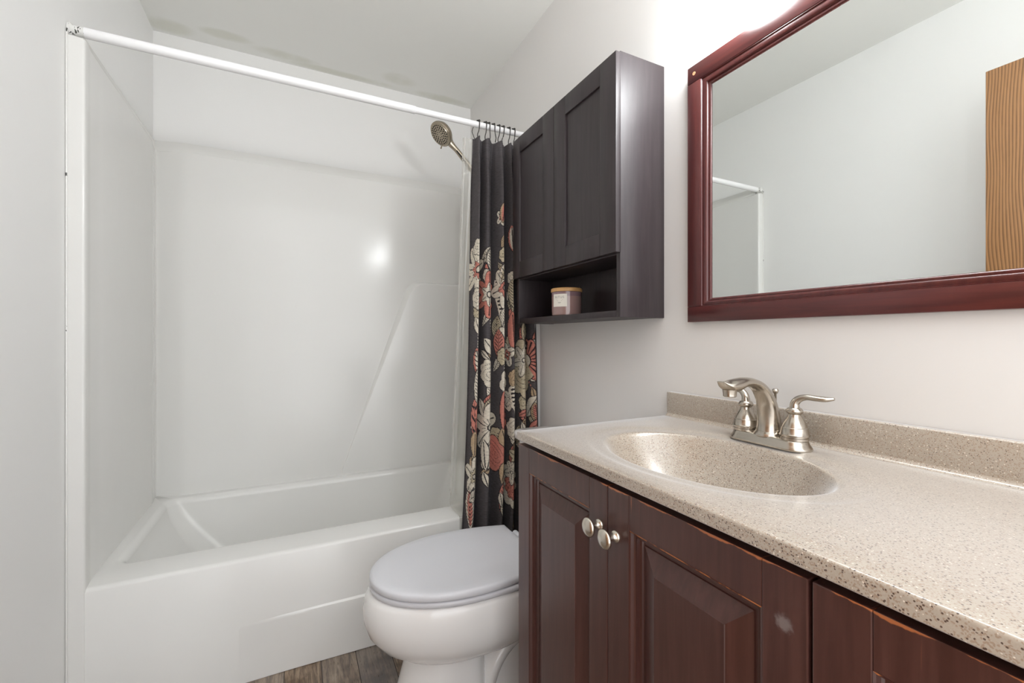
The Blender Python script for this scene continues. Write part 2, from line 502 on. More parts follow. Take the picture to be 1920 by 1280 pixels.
# moulded raised panel on the back wall, right end
mb = MB()
YP = YB - .050
xr = XR - .103
def slant(z): return .217 + (.555 - .217) * (z - .415) / (1.40 - .415)
zt = 1.425; NR = 40
def bump_ring(ins, depth):
    """outline of the panel inset by ins, at depth in front of the back panel"""
    pts = []
    # up the slanted edge, round the corner, along the top, down the right
    for k in range(NR + 1):
        z = .412 + (zt - .06 - .412) * k / NR; pts.append((slant(z) + ins, z))
    c0 = (slant(zt - .06) + ins, zt - .06); c1 = (slant(zt) + .01 + ins * .5, zt - ins); c2 = (slant(zt) + .08, zt - ins)
    for k in range(1, 9):
        u = k / 8
        x = (1 - u) ** 2 * c0[0] + 2 * u * (1 - u) * c1[0] + u * u * c2[0]; z = (1 - u) ** 2 * c0[1] + 2 * u * (1 - u) * c1[1] + u * u * c2[1]
        pts.append((x, z))
    pts.append((xr, zt - ins)); 
    for k in range(1, NR + 1):
        pts.append((xr, (zt - ins) + (.412 - zt + ins) * k / NR))
    return pts
def bump_loop(e, t, depth):
    """outline shrunk by e*taper along the slanted side and by t at the top, raised by depth*taper"""
    out = []
    for x, z in bump_ring(0, 0):
        g = .06 + .94 * (z - .412) / (zt - .412)
        side = 1 - float(sst(slant(zt) + .0, slant(zt) + .10, x)) if z > zt - .061 else (1.0 if x < xr - .01 else 0.0)
        top = float(sst(slant(zt) - .005, slant(zt) + .06, x)) * (1 if z > zt - .06 else 0)
        out.append((x + e * g * side, YP + .003 - (depth * g + .003 if depth else 0), z - t * top - t * .4 * (1 - top) * (z > zt - .061)))
    return out
rings = [bump_loop(0, 0, 0), bump_loop(.001, .001, .002), bump_loop(.026, .012, .042), bump_loop(.028, .0140, .0440), bump_loop(.033, .018, .0450)]
mb.loft(rings, M['tub'], (False, True))
part(mb, 'moulded_panel', tub, angle=40)
# mildewed caulk bead along the wall
mb = MB()
mb.sweep([(XL + .003, TUBY - .004, z) for z in np.linspace(.01, 1.97, 40)], (.0026, .0026), M['caulk'], 8)
part(mb, 'caulk_bead', tub, 'grey speckled caulk line')

# ------------------------------------------------------------------ curtain rod, hooks
RY, RZ = 1.662, 1.982
rod = thing('curtain_rod', (XL, RY, RZ), 'white tension rod spanning the tub from wall to wall', 'curtain rod')
mx = Matrix.Rotation(PI / 2, 4, 'Y')
def along_x(x, y, z): return Matrix.Translation((x, y, z)) @ Matrix.Rotation(PI / 2, 4, 'Y')
XJ = .412
mb = MB(); mb.lathe([(.0143, .035), (.0145, .037), (.0145, XJ - XL - .002), (.0138, XJ - XL)], M['rod'], 28, along_x(XL, RY, RZ)); part(mb, 'outer_tube', rod)
mb = MB(); mb.lathe([(.0119, 0), (.0119, XR - .03 - XJ)], M['rod'], 28, along_x(XJ, RY, RZ)); part(mb, 'inner_tube', rod)
for x0, d in ((XL + .001, 1), (XR - .001, -1)):
    mb = MB(); mxe = Matrix.Translation((x0, RY, RZ)) @ Matrix.Rotation(d * PI / 2, 4, 'Y')
    mb.lathe([(.019, 0), (.019, .004), (.0135, .009), (.0135, .038)], M['caulk'], 28, mxe); part(mb, 'end_cap', rod)

def hook_mesh(dx):
    """ring over the rod with bead and a wavy leg down to the cloth; local origin = rod axis"""
    r = .0155; p = []
    for k in range(15):
        a = math.radians(200 - k * 215 / 14); p.append((dx * .1 * k / 14, -r * math.cos(a), r * math.sin(a)))
    p += [(dx * .25, -.0125, -.020), (dx * .6, -.011, -.032), (dx * 1.1, -.008, -.042), (dx * 1.0, -.006, -.052), (dx * .7, -.008, -.060)]
    return catmull(p, 3)
hx = [(897, -1), (910, -.6), (916, .6), (925, 1.3), (935, -1), (943, -1.2), (954, -.8), (963, -.6)]
SNC, CSC = math.sin(YAW), math.cos(YAW)
def x_at(px, Y):
    r = (px - 960) / 820; return (SNC + CSC * r) / (CSC - SNC * r) * Y
WHERE = ['first curtain hook from the left, by the clear liner edge', 'second dark curtain hook from the left on the white rod', 'third dark curtain hook from the left on the white rod',
         'fourth dark curtain hook from the left, with a wide bead', 'fifth dark curtain hook from the left on the white rod', 'sixth dark curtain hook from the left on the white rod',
         'seventh dark curtain hook from the left on the white rod', 'eighth dark curtain hook from the left, nearest the cabinet']
for i, (px, dx) in enumerate(hx):
    X = x_at(px, RY)
    hk = thing('curtain_hook', (X, RY, RZ), WHERE[i], 'curtain hook', 'curtain hooks on the shower rod')
    mb = MB(); mb.sweep([(X + a, RY + b, RZ + c) for a, b, c in hook_mesh(.006 * dx)], (.0020, .0020), M['hook'], 8); part(mb, 'wire', hk)
    mb = MB()
    for q in (-1, 1):
        bmm = bmesh.new(); bmesh.ops.create_uvsphere(bmm, u_segments=12, v_segments=8, radius=.0052)
        mb.bm(bmm, M['hook'], Matrix.Translation((X + q * .0025, RY - .003 * q, RZ + .0158)))
    part(mb, 'roller_bead', hk)
# unclipped hook leg on the left, carrying the liner
X = x_at(889, RY)
hk = thing('liner_hook', (X, RY, RZ), 'thin dark hook leg holding the clear liner left of the curtain', 'curtain hook')
mb = MB(); mb.sweep(catmull([(X + .004, RY + .012, RZ + .008), (X + .003, RY + .0165, RZ - .004), (X - .002, RY + .014, RZ - .018), (X - .004, RY + .012, RZ - .030), (X + .002, RY + .011, RZ - .045), (X + .008, RY + .0105, RZ - .060)], 6), (.0015, .0015), M['hook'], 8)
part(mb, 'wire', hk)

# ------------------------------------------------------------------ shower curtain
CH_TOP, CH_BOT = 1.922, .12
NU, NV = 420, 760
uu = np.linspace(0, 1, NU)
zz = np.linspace(CH_TOP, CH_BOT, NV)
U, Z = np.meshgrid(uu, zz)
# fold phase: folds of uneven width, the last stretch at the right end lies flat
ph = 2 * PI * (6.6 * U + .22 * np.sin(5.1 * U + .6) + .10 * np.sin(11.3 * U))
down = (CH_TOP - Z) / (CH_TOP - CH_BOT)
x0 = .645 - .072 * down ** 1.25 + .004 * np.sin(3 * down)
x1 = .925 + .010 * down
amp = (.017 + .017 * sst(0, .12, down)) * (1 - .55 * sst(.80, .98, U)) 
Yc = 1.652 - .046 * sst(.05, .80, down)
X = x0 + (x1 - x0) * (U + .012 * np.sin(ph * 1 + 1.2) )
Y = Yc + amp * np.sin(ph + .25 * np.sin(2.2 * down + 8 * U)) + .0035 * np.sin(2.3 * ph + 1.0 + 2 * down)
# gathered pleats at the head
Y = Y + .004 * np.exp(-down * 40) * np.sin(ph * 2.1 + .5)
Zm = Z + .003 * np.exp(-down * 30) * np.cos(ph + .6) 
Y = np.where(Z < .47, np.minimum(Y, 1.634), Y)
# cloth coordinate = arc length along one mid-height row
j0 = NV // 2
arc = np.concatenate([[0], np.cumsum(np.hypot(np.diff(X[j0]), np.diff(Y[j0])))])
S = np.broadcast_to(arc, U.shape)
def onplane(px, py, Yp=1.61):
    r = (px - 960) / 820; yd = CSC - SNC * r; k = Yp / yd
    return (SNC + CSC * r) * k, EYE - (py - 634) / 820 * k
CHAR, CREAM, CORAL, TAN, DARK = [np.array(lin(*c)[:3]) for c in ((84, 80, 82), (222, 214, 198), (206, 134, 120), (190, 166, 136), (50, 46, 49))]
BEIGE = np.array(lin(196, 184, 158)[:3])
col = np.broadcast_to(CHAR, U.shape + (3,)).copy()
def frame_at(px, py, rot=0.0):
    x, z = onplane(px, py)
    j = int(np.clip(np.searchsorted(-zz, -z), 0, NV - 1))
    # front-most place of the cloth near that x
    dd = np.abs(X[j] - x); cand = np.where(dd < .008)[0]
    i = cand[np.argmin(Y[j][cand] + dd[cand])] if len(cand) else int(np.argmin(dd))
    a = S - arc[i]; b = Z - z
    c_, s_ = math.cos(rot), math.sin(rot)
    return a * c_ + b * s_, -a * s_ + b * c_
def put(mask, c): col[mask] = c
def noisy(a, b, f=60): return np.sin(a * f + 1.3 * np.sin(b * f * .7)) * np.sin(b * f * 1.1 + .7)
def flower(px, py, r, n, c1, c2, rot=0, inner=.45, vein=True, core=None, asp=1.0):
    a, b = frame_at(px, py, rot); a = a / asp
    d = np.hypot(a, b); th = np.arctan2(b, a)
    w = .5 + .5 * np.cos(n * th)
    edge = r * (.50 + .50 * w ** .55)
    put(d < edge + .004, DARK); put(d < edge, c1)
    if vein:
        put((d < edge * .9) & (d > r * .12) & (np.abs(((n * th / (2 * PI)) % 1) - .5) > .47 + .0 * d), DARK)
        q = ((3 * n * th / (2 * PI)) % 1)
        put((d < edge * .55) & (d > r * .15) & (q < .16), DARK)
    if c2 is not None:
        e2 = r * inner * (.6 + .4 * w)
        put(d < e2 + .003, DARK); put(d < e2, c2)
        put((d < e2 * .9) & (np.abs(((n * th / (2 * PI)) % 1) - .5) > .45), DARK)
    put(d < r * .13 + .002, DARK); put(d < r * .10, core if core is not None else CREAM)
def leaf(px, py, L, W, rot, c1, c2=None, stripes=0):
    a, b = frame_at(px, py, rot)
    k = np.clip(1 - (b / L) ** 2, 0, 1); e = W * k * (1 + .25 * b / L)
    m = (np.abs(b) < L)
    put(m & (np.abs(a) < e + .004), DARK); put(m & (np.abs(a) < e), c1)
    if c2 is not None: put(m & (np.abs(a) < e * .55) & (np.abs(b) < L * .8), c2)
    if stripes: put(m & (np.abs(a) < e * .82) & (np.abs(a) > .003) & (((b - np.abs(a) * .8) * stripes / L) % 1 < .30), DARK)
    put(m & (np.abs(a) < .0018) & (np.abs(b) < L * .85), DARK)
def cloud(px, py, r, c1, c2=None, asp=1.0, seed=0, lobes=7):
    a, b = frame_at(px, py, seed * .7); a = a * asp
    d = np.hypot(a, b); th = np.arctan2(b, a)
    e = r * (.84 + .16 * np.abs(np.cos(lobes * th / 2 + seed)) )
    put(d < e + .004, DARK); put(d < e, c1)
    if c2 is not None:
        e2 = e * .62; put(d < e2 + .003, DARK); put(d < e2, c2)
        put((d < e2) & (((d * 90) + .6 * np.sin(3 * th + seed)) % 1 < .16), DARK)
    else:
        put((d < e * .8) & (((d * 55) + .5 * np.sin(2 * th + seed)) % 1 < .10), DARK)
def shell(px, py, r, rot, c1, c2):
    a, b = frame_at(px, py, rot); b = b + r * .4
    d = np.hypot(a, b); th = np.arctan2(a, b)
    ok = np.abs(th) < 1.25; e = r * (.9 + .1 * np.abs(np.cos(th * 7)))
    put(ok & (d < e + .004), DARK); put(ok & (d < e), c1)
    put(ok & (d < e * .92) & (d > r * .3) & ((th * 3.2 + 10) % 1 < .35), c2)
    put(ok & (d < r * .33), DARK); put(ok & (d < r * .27), CREAM)
def comb(px, py, L, W, rot, c1):
    a, b = frame_at(px, py, rot); a = a + .012 * np.sin(b / L * 2.2)
    m = np.abs(b) < L; e = W * (1 - .35 * (b / L) ** 2)
    put(m & (np.abs(a) < e), DARK)
    put(m & (a > -e) & (a < e) & ((b * 62) % 1 < .52), c1)
    put(m & (np.abs(a + e * .85) < .004), c1)
def stem(pts, wd=.0035, c=CREAM):
    for (p0, q0), (p1, q1) in zip(pts, pts[1:]):
        for k in range(14):
            u = k / 13; a, b = frame_at(p0 + (p1 - p0) * u, q0 + (q1 - q0) * u)
            put(np.hypot(a, b) < wd, c)
stem([(897, 500), (899, 560), (894, 640), (898, 700), (892, 780), (885, 880)]); stem([(948, 560), (940, 640), (945, 720), (938, 820), (944, 900)]); stem([(985, 690), (1000, 760), (985, 800)], c=CORAL)
stem([(920, 590), (926, 660), (915, 730), (925, 790)])
for q in range(96):       # dense undergrowth of small leaves, buds and sprigs behind the large blooms
    py = 455 + 440 * rng.random() ** .85; px = rng.uniform(900 - .055 * (py - 400) + 2, 965 if py < 600 else 1006)
    c_ = (CREAM, BEIGE, CORAL, CREAM, TAN)[q % 5]
    if q % 3 == 0: cloud(px, py, .022 + .016 * rng.random(), c_, None, 1, q, 5)
    elif q % 3 == 1: leaf(px, py, .032 + .025 * rng.random(), .015, rng.uniform(-1, 1), c_, None, 3 + q % 4)
    else: leaf(px, py, .03, .012, rng.uniform(-1.2, 1.2), c_, None, 0)
leaf(930, 372, .030, .014, .1, CREAM, TAN); flower(939, 405, .038, 5, CREAM, CORAL); leaf(949, 398, .045, .022, -.2, TAN, CORAL)
leaf(960, 447, .055, .022, .05, CORAL, CREAM)
flower(897, 505, .105, 7, CREAM, CORAL, .3, .35, asp=1.2); cloud(901, 462, .04, CREAM, None, 1.2, 3)
leaf(925, 490, .05, .022, .15, CREAM, None, 4); leaf(928, 515, .035, .016, -.3, CREAM)
cloud(945, 478, .03, BEIGE, None, 1, 2)
flower(917, 552, .095, 6, CORAL, CREAM, .5, .5)
comb(935, 562, .085, .030, .08, CREAM)
flower(948, 540, .085, 5, CREAM, CORAL, .9, .45); leaf(944, 512, .05, .02, -.4, CREAM, BEIGE, 3)
leaf(961, 550, .06, .03, .0, BEIGE, None, 5); leaf(945, 597, .052, .024, -.3, CREAM, None, 6)
cloud(898, 560, .045, CREAM, None, 1, 5); leaf(893, 612, .04, .02, .4, CREAM)
leaf(931, 615, .05, .028, -.1, BEIGE, None, 5); cloud(947, 632, .048, CREAM, None, 1.2, 1); leaf(960, 625, .09, .035, .05, CORAL, None)
leaf(932, 645, .06, .03, 0, CORAL, None, 4)
leaf(990, 622, .075, .055, -.5, BEIGE, TAN, 6); cloud(986, 690, .125, BEIGE, None, 1.0, 4, 9)
shell(996, 672, .095, -1.3, CORAL, DARK); flower(979, 675, .07, 6, CREAM, None, .2)
flower(951, 665, .050, 4, CREAM, CORAL, .4); leaf(918, 652, .05, .022, .7, CREAM); leaf(926, 640, .035, .016, -.5, BEIGE)
cloud(921, 700, .07, CREAM, None, 1.3, 6, 8); cloud(936, 668, .035, BEIGE, None, 1, 2)
leaf(896, 680, .06, .03, .2, CORAL, CREAM, 3); leaf(896, 735, .10, .03, .12, CREAM, None, 7); leaf(900, 768, .05, .02, .5, CREAM)
cloud(949, 715, .065, CREAM, None, 1.1, 8); flower(951, 745, .045, 5, CREAM, None, .2)
comb(965, 755, .075, .028, .12, CREAM); cloud(957, 800, .05, CREAM, None, 1.1, 7)
leaf(939, 770, .085, .02, 0, CORAL); shell(948, 785, .085, -1.2, CORAL, CREAM); leaf(912, 765, .045, .02, -.2, BEIGE, None, 4)
flower(917, 798, .095, 5, CREAM, None, .3, vein=True, asp=1.1); leaf(884, 790, .09, .03, .1, CORAL, None, 2)
leaf(992, 762, .055, .03, -.6, CREAM); leaf(1004, 775, .05, .025, .2, TAN, CORAL, 5); leaf(1000, 796, .05, .018, -1.0, CORAL); 
leaf(942, 822, .05, .03, .3, TAN); leaf(946, 850, .05, .02, .2, CREAM); leaf(968, 815, .04, .018, -.3, BEIGE)
cloud(924, 850, .078, CORAL, None, 1.25, 1, 6); cloud(910, 845, .03, CREAM, None, 1, 3); cloud(912, 862, .025, CREAM)
leaf(892, 822, .03, .014, -.7, CREAM); leaf(884, 830, .05, .028, 0, TAN); leaf(900, 850, .06, .018, .1, CREAM)
flower(887, 888, .075, 5, CREAM, BEIGE, 1.5, .4); leaf(902, 895, .03, .012, .3, CREAM)
flower(964, 850, .05, 5, BEIGE, None, .3); leaf(938, 880, .045, .022, -.2, TAN)
cloud(956, 905, .098, CREAM, CORAL, 1.05, 2, 10); flower(950, 882, .05, 5, CREAM, None, .9)
leaf(940, 922, .065, .024, -.25, CORAL, None, 4); leaf(941, 948, .05, .022, .15, CREAM, None, 5); leaf(929, 932, .03, .014, .2, CREAM)
leaf(873, 950, .08, .032, .15, CREAM, CORAL, 6); leaf(882, 925, .035, .02, -.9, CREAM, None, 4); leaf(963, 980, .035, .022, .3, TAN, None, 6)
mbv = np.stack([X, Y, Zm], -1).reshape(-1, 3)
org = np.array([.78, 1.63, CH_BOT])
idx = np.arange(NU * NV).reshape(NV, NU)
fc = np.stack([idx[:-1, :-1], idx[1:, :-1], idx[1:, 1:], idx[:-1, 1:]], -1).reshape(-1, 4)
me = bpy.data.meshes.new('shower_curtain')
me.from_pydata((mbv - org).tolist(), [], fc.tolist())
me.polygons.foreach_set('use_smooth', [True] * len(me.polygons))
ca = me.color_attributes.new('print', 'FLOAT_COLOR', 'POINT')
ca.data.foreach_set('color', np.concatenate([col.reshape(-1, 3), np.ones((NU * NV, 1))], 1).astype(np.float32).ravel())
me.materials.append(M['curtain']); me.update()
cur = bpy.data.objects.new('shower_curtain', me); C.objects.link(cur); cur.location = org.tolist()
so = cur.modifiers.new('cloth_thickness', 'SOLIDIFY'); so.thickness = .0012
tag(cur, 'charcoal linen shower curtain printed with cream and coral flowers, bunched at the right', 'shower curtain')

# ------------------------------------------------------------------ clear liner, draped over the tub rim
mb = MB(); rows = []
prof = catmull([(1.690, 1.932), (1.700, 1.60), (1.718, 1.10), (1.752, .60), (1.764, .46), (1.764, .420), (1.745, .4075), (1.69, .4065), (1.652, .4065), (1.6405, .403), (1.6375, .385), (1.637, .26), (1.637, .12)], 8)
for (y, z) in prof:
    row = []
    dn = min(1, max(0, (1.932 - z) / 1.5))
    xl = .617 - .035 * dn; xr_ = .735 + .005 * dn
    for k in range(71):
        u = k / 70
        A = .0075 * (1 if z > .47 else max(0, (z - .425) / .045))
        yy = y - A * math.sin(u * 2 * PI * 2.6 + .8 + .9 * dn) - A * .35 * math.sin(u * 19 + 2 * z)
        if z > .47: yy += .012 * (u < .04) * (1 - u / .04)
        row.append((xl + (xr_ - xl) * u, yy, z))
    rows.append(row)
mb.grid(rows, M['liner'])
o = mb.build('shower_liner', None, (.66, 1.70, .12), angle=180, recalc=False)
tag(o, 'clear plastic shower liner draped over the tub rim left of the curtain', 'shower liner')

# ------------------------------------------------------------------ hand shower and its arm
HC = Vector((.632, 2.05, 2.098)); hn = Vector((-.70, -.24, -.67)).normalized()
sh = thing('hand_shower', tuple(HC), 'brushed nickel hand shower with a round spray face under the rod', 'shower head')
mh = axis_matrix(HC, hn)
mb = MB(); mb.lathe([(.012, -.040), (.034, -.034), (.053, -.022), (.060, -.008), (.0605, .001), (.057, .0045), (.052, .005)], M['nickel_dark'], 40, mh); part(mb, 'head', sh)
mb = MB(); mb.lathe([(.0515, .0045), (.050, .0075), (.001, .0085)], M['nickel_dark'], 40, mh); part(mb, 'spray_face', sh)
mb = MB()
for r, n in ((.014, 7), (.024, 12), (.034, 18), (.044, 24)):
    for k in range(n):
        a = 2 * PI * (k + .3 * (n % 5)) / n
        for q in (-1, 1) if n > 8 else (0,):
            mm = mh @ Matrix.Translation((r * math.cos(a) + q * .0012, r * math.sin(a), .0078))
            mb.lathe([(.0019, 0), (.0016, .0028)], M['black'], 6, mm)
tag(part(mb, 'nozzles', sh), 'black rubber nozzles', kind='stuff')
mb = MB(); mb.sweep([HC + hn * .004 + Vector((.008, -.008, -.050)), HC + hn * .012 + Vector((.006, -.010, -.066))], (.0045, .0035), M['nickel_dark'], 10); part(mb, 'mode_tab', sh)
hp = [HC - hn * .022 + Vector((.02, 0, -.014)), HC + Vector((.050, .006, -.030)), HC + Vector((.085, .004, -.063)), HC + Vector((.13, .0, -.112)), HC + Vector((.172, 0, -.158)), HC + Vector((.20, 0, -.19))]
hp = catmull(hp, 5)
mb = MB(); mb.sweep(hp, [(.019 - .006 * min(1, i / 8) + .002 * (i > 12), .024 - .012 * min(1, i / 9)) for i in range(len(hp))], M['nickel_dark'], 18, side=(0, 1, 0)); part(mb, 'handle', sh)
mb = MB(); q0 = Vector(hp[10]); q1 = Vector(hp[15]); o_ = Vector((-.006, -.0105, -.004)); mb.sweep([q0 + o_, q0.lerp(q1, .5) + o_, q1 + o_], [(.0045, .003), (.006, .0035), (.004, .003)], M['black'], 10); part(mb, 'spray_button', sh, 'black button')
ar = thing('shower_mount', (XR, 2.05, 1.97), 'nickel shower arm and bracket behind the clear liner', 'shower arm')
mb = MB(); mb.sweep(catmull([(XR - .002, 2.05, 1.985), (.91, 2.05, 1.985), (.875, 2.05, 1.972), (.842, 2.05, 1.94)], 6), (.0095, .0095), M['nickel'], 14); part(mb, 'pipe', ar)
mb = MB(); mb.lathe([(.028, 0), (.026, .006), (.012, .009)], M['nickel'], 24, axis_matrix((XR - .001, 2.05, 1.985), (-1, 0, 0))); part(mb, 'flange', ar)
mb = MB(); mb.sweep([(.842, 2.05, 1.948), (.826, 2.05, 1.927)], (.019, .019), M['nickel'], 18); part(mb, 'bracket', ar)

# ------------------------------------------------------------------ espresso wall cabinet
CX0, CXF, CY0, CY1, CZ0, CZ1 = .790, .772, .9315, 1.5459, 1.168, 1.890
cab = thing('wall_cabinet', (.87, 1.24, CZ0), 'dark espresso wall cabinet with two shaker doors above an open shelf', 'cabinet')
E_ = M['espresso']; T = .016
mb = MB()
mb.box(CX0, XR - .001, CY0, CY0 + T, CZ0, CZ1, E_, .0012)
mb.box(CX0, XR - .001, CY1 - T, CY1, CZ0, CZ1, E_, .0012)
mb.box(CX0 + .001, XR - .001, CY0 + T, CY1 - T, CZ1 - T, CZ1 - .001, E_, .001)
mb.box(CX0 + .001, XR - .001, CY0 + T, CY1 - T, CZ0 + .001, CZ0 + T + .003, E_, .001)
mb.box(CX0 + .004, XR - .001, CY0 + T, CY1 - T, 1.340, 1.340 + T, E_, .001)
mb.box(XR - .008, XR - .001, CY0 + T, CY1 - T, CZ0 + T, CZ1 - T, E_, 0)
part(mb, 'carcass', cab)
def frame_door(mb, xf, th, y0, y1, z0, z1, sy0, sy1, rt, rb, mat, panel, bev=.0012, rail_mat=None, edge=None):
    """door facing -X: two stiles, two rails with visible joints; panel(mb, y0,y1,z0,z1) fills the opening"""
    g = .0002
    mb.box(xf, xf + th, y0, y0 + sy0, z0, z1, mat, bev); mb.box(xf, xf + th, y1 - sy1, y1, z0, z1, mat, bev)
    mb.box(xf + .0002, xf + th, y0 + sy0 + g, y1 - sy1 - g, z1 - rt, z1, rail_mat or mat, .0008)
    mb.box(xf + .0002, xf + th, y0 + sy0 + g, y1 - sy1 - g, z0, z0 + rb, rail_mat or mat, .0008)
    panel(mb, y0 + sy0, y1 - sy1, z0 + rb, z1 - rt)
def flat_panel(mb, y0, y1, z0, z1):
    mb.box(CXF + .0065, CXF + .014, y0 - .004, y1 + .004, z0 - .004, z1 + .004, E_, 0)
for y0, y1, s0, s1 in ((.928, 1.2428, .070, .067), (1.2446, 1.547, .072, .056)):
    mb = MB(); frame_door(mb, CXF, .0172, y0, y1, 1.343, 1.884, s0, s1, .060, .062, E_, flat_panel)
    part(mb, 'door', cab)
mb = MB(); mb.lathe([(.0028, 0), (.002, .003)], M['nickel'], 10, axis_matrix((XR - .008, 1.335, 1.298), (-1, 0, 0))); part(mb, 'screw', cab)

# candle on the shelf
KX, KY, KZ = .846, 1.278, CZ0 + T + .003
can = thing('candle_jar', (KX, KY, KZ), 'mauve glass jar candle with bamboo lid on the open shelf', 'candle')
mk = Matrix.Translation((KX, KY, KZ))
mb = MB(); mb.lathe([(.047, 0), (.0505, .003), (.0515, .02), (.0520, .066)], M['jar'], 40, mk); part(mb, 'jar', can)
mb = MB(); mb.lathe([(.0520, .066), (.0520, .0815)], M['jar_band'], 40, mk); part(mb, 'jar_rim', can, 'darker empty glass rim')
mb = MB(); mb.lathe([(.0532, .082), (.054, .083), (.054, .092), (.052, .0945), (.001, .095)], M['bamboo'], 40, mk); part(mb, 'lid', can)
mb = MB(); a0 = math.atan2(-KY, -KX); rows = []
LA = a0 - .38
for z in (.030, .073):
    rows.append([(KX + .0528 * math.cos(LA + d), KY + .0528 * math.sin(LA + d), KZ + z) for d in np.linspace(-.60, .42, 18)])
mb.grid(rows, M['label']); lb = part(mb, 'label', can)
fcu = bpy.data.curves.new('text', 'FONT'); fcu.body = 'RITUS'; fcu.size = .0105; fcu.align_x = 'CENTER'; fcu.space_character = 1.3
to = bpy.data.objects.new('text_tmp', fcu); C.objects.link(to)
bpy.context.view_layer.update()
tm = bpy.data.meshes.new_from_object(to.evaluated_get(bpy.context.evaluated_depsgraph_get()))
bpy.data.objects.remove(to)
mb = MB()
def wrap(u, v): a = LA - .09 + u / .0528; return (KX + .0532 * math.cos(a), KY + .0532 * math.sin(a), KZ + v)
mb.add([wrap(v.co.x, .0585 + v.co.y) for v in tm.vertices], [tuple(p.vertices) for p in tm.polygons], M['ink'])
for v, hw in ((.053, .012), (.050, .009), (.044, .006), (.0415, .004)):
    mb.add([wrap(-hw, v), wrap(hw, v), wrap(hw, v + .0009), wrap(-hw, v + .0009)], [(0, 1, 2, 3)], M['ink'])
part(mb, 'label_print', lb, smooth=False)

# ------------------------------------------------------------------ toilet
TY = 1.268
toi = thing('toilet', (.45, TY, 0), 'white porcelain toilet with closed grey-white lid beside the vanity', 'toilet')
def egg(xf, xb, hw, z, n=48, back=.78, k=2.25, kf=2.0):
    """outline: front tip at xf (towards -X), back at xb with flattened end"""
    xm = xf + (xb - xf) * .56; out = []
    for i in range(n):
        a = 2 * PI * i / n; c, s_ = math.cos(a), math.sin(a)
        kk = kf if c < 0 else k + 1.6
        rx = (xm - xf) if c < 0 else (xb - xm)
        out.append((xm + rx * math.copysign(abs(c) ** (2 / kk), c), TY + hw * math.copysign(abs(s_) ** (2 / kk), s_), z))
    return out
P_ = M['porcelain']
mb = MB()
mb.loft([egg(.310, .58, .085, .196), egg(.288, .60, .108, .206), egg(.250, .63, .138, .224), egg(.210, .67, .163, .252), egg(.183, .69, .179, .286), egg(.172, .70, .185, .318), egg(.169, .70, .186, .338),
         egg(.170, .705, .186, .362), egg(.176, .706, .184, .388), egg(.183, .706, .180, .400), egg(.20, .70, .168, .4035)], P_)
part(mb, 'bowl', toi, angle=60)
mb = MB()
mb.loft([egg(.236, .53, .112, 0), egg(.236, .53, .112, .012), egg(.243, .525, .108, .03), egg(.262, .515, .102, .10), egg(.282, .51, .097, .17), egg(.294, .515, .094, .205), egg(.30, .54, .092, .25)], P_)
part(mb, 'pedestal', toi, angle=60)
mb = MB()        # trapway body behind the pedestal column
mb.loft([egg(.44, .77, .072, 0), egg(.44, .77, .070, .12), egg(.44, .75, .066, .20), egg(.46, .72, .07, .29)], P_)
tw = catmull([(.50, TY, .05), (.545, TY, .15), (.62, TY, .205), (.69, TY, .17), (.73, TY, .08), (.74, TY, .01)], 6)
mb.sweep(tw, [(.092, .042)] * len(tw), P_, 24, side=(0, 1, 0))
mb.box(.48, .86, TY - .09, TY + .09, 0, .045, P_, .02, 4)
part(mb, 'trapway', toi, angle=60)
mb = MB(); mb.box(.66, .93, TY - .11, TY + .11, .30, .395, P_, .03, 4); part(mb, 'tank_shelf', toi, angle=60)
mb = MB()
mb.loft([egg(.190, .680, .181, .4045), egg(.187, .682, .184, .408), egg(.186, .683, .185, .416), egg(.190, .682, .182, .4205), egg(.197, .678, .175, .4215)], M['seat'])
part(mb, 'seat', toi, angle=60)
def lid_outline(ins, z):
    """elongated lid with a straight back edge"""
    out = []
    xf, xb, hw, hb = .187 + ins, .674 - ins, .186 - ins, .150 - ins
    n = 60
    for i in range(n + 1):                       # from back right round the front to back left
        u = i / n; a = PI * u
        # front part half ellipse; rear sides taper to hb
        s_ = -1 + 2 * u
        th = (1 - abs(s_)) * 1.0
        if abs(s_) > .62:
            q = (abs(s_) - .62) / .38
            x = .46 + (xb - .46) * q; y = hw - (hw - hb) * q ** 2.0
        else:
            q = abs(s_) / .62 * PI / 2
            x = .46 - (.46 - xf) * math.cos(q) ** (2 / 2.05) if math.cos(q) > 0 else .46; y = hw * math.sin(q) ** (2 / 2.05)
        out.append((x, TY + math.copysign(y, s_), z))
    return out
mb = MB()
mb.loft([lid_outline(.008, .4240), lid_outline(.001, .4252), lid_outline(0, .427), lid_outline(0, .438), lid_outline(.003, .4425), lid_outline(.010, .4452), lid_outline(.03, .4462), lid_outline(.1, .4472)], M['seat'])
part(mb, 'seat_lid', toi, angle=50)
for q in (-.08, .08):
    mb = MB(); mb.sweep([(.69, TY + q - .02, .428), (.69, TY + q + .02, .428)], (.011, .011), M['seat'], 14); part(mb, 'hinge', toi)
mb = MB(); mb.loft([[(x, y, z) for x, y, z in rrect(.765 - k, .938, TY - .20 - k, TY + .20 + k, .035, z)] for z, k in ((.393, -.02), (.42, 0), (.70, .012), (.729, .012))], P_)
part(mb, 'tank', toi, angle=50)
mb = MB(); mb.loft([rrect(.742 + k, .944, TY - .232 + k, TY + .232 - k, .03, z) for z, k in ((.7295, .008), (.734, .002), (.756, 0), (.762, .003), (.7645, .012))], P_)
part(mb, 'tank_lid', toi, angle=50)

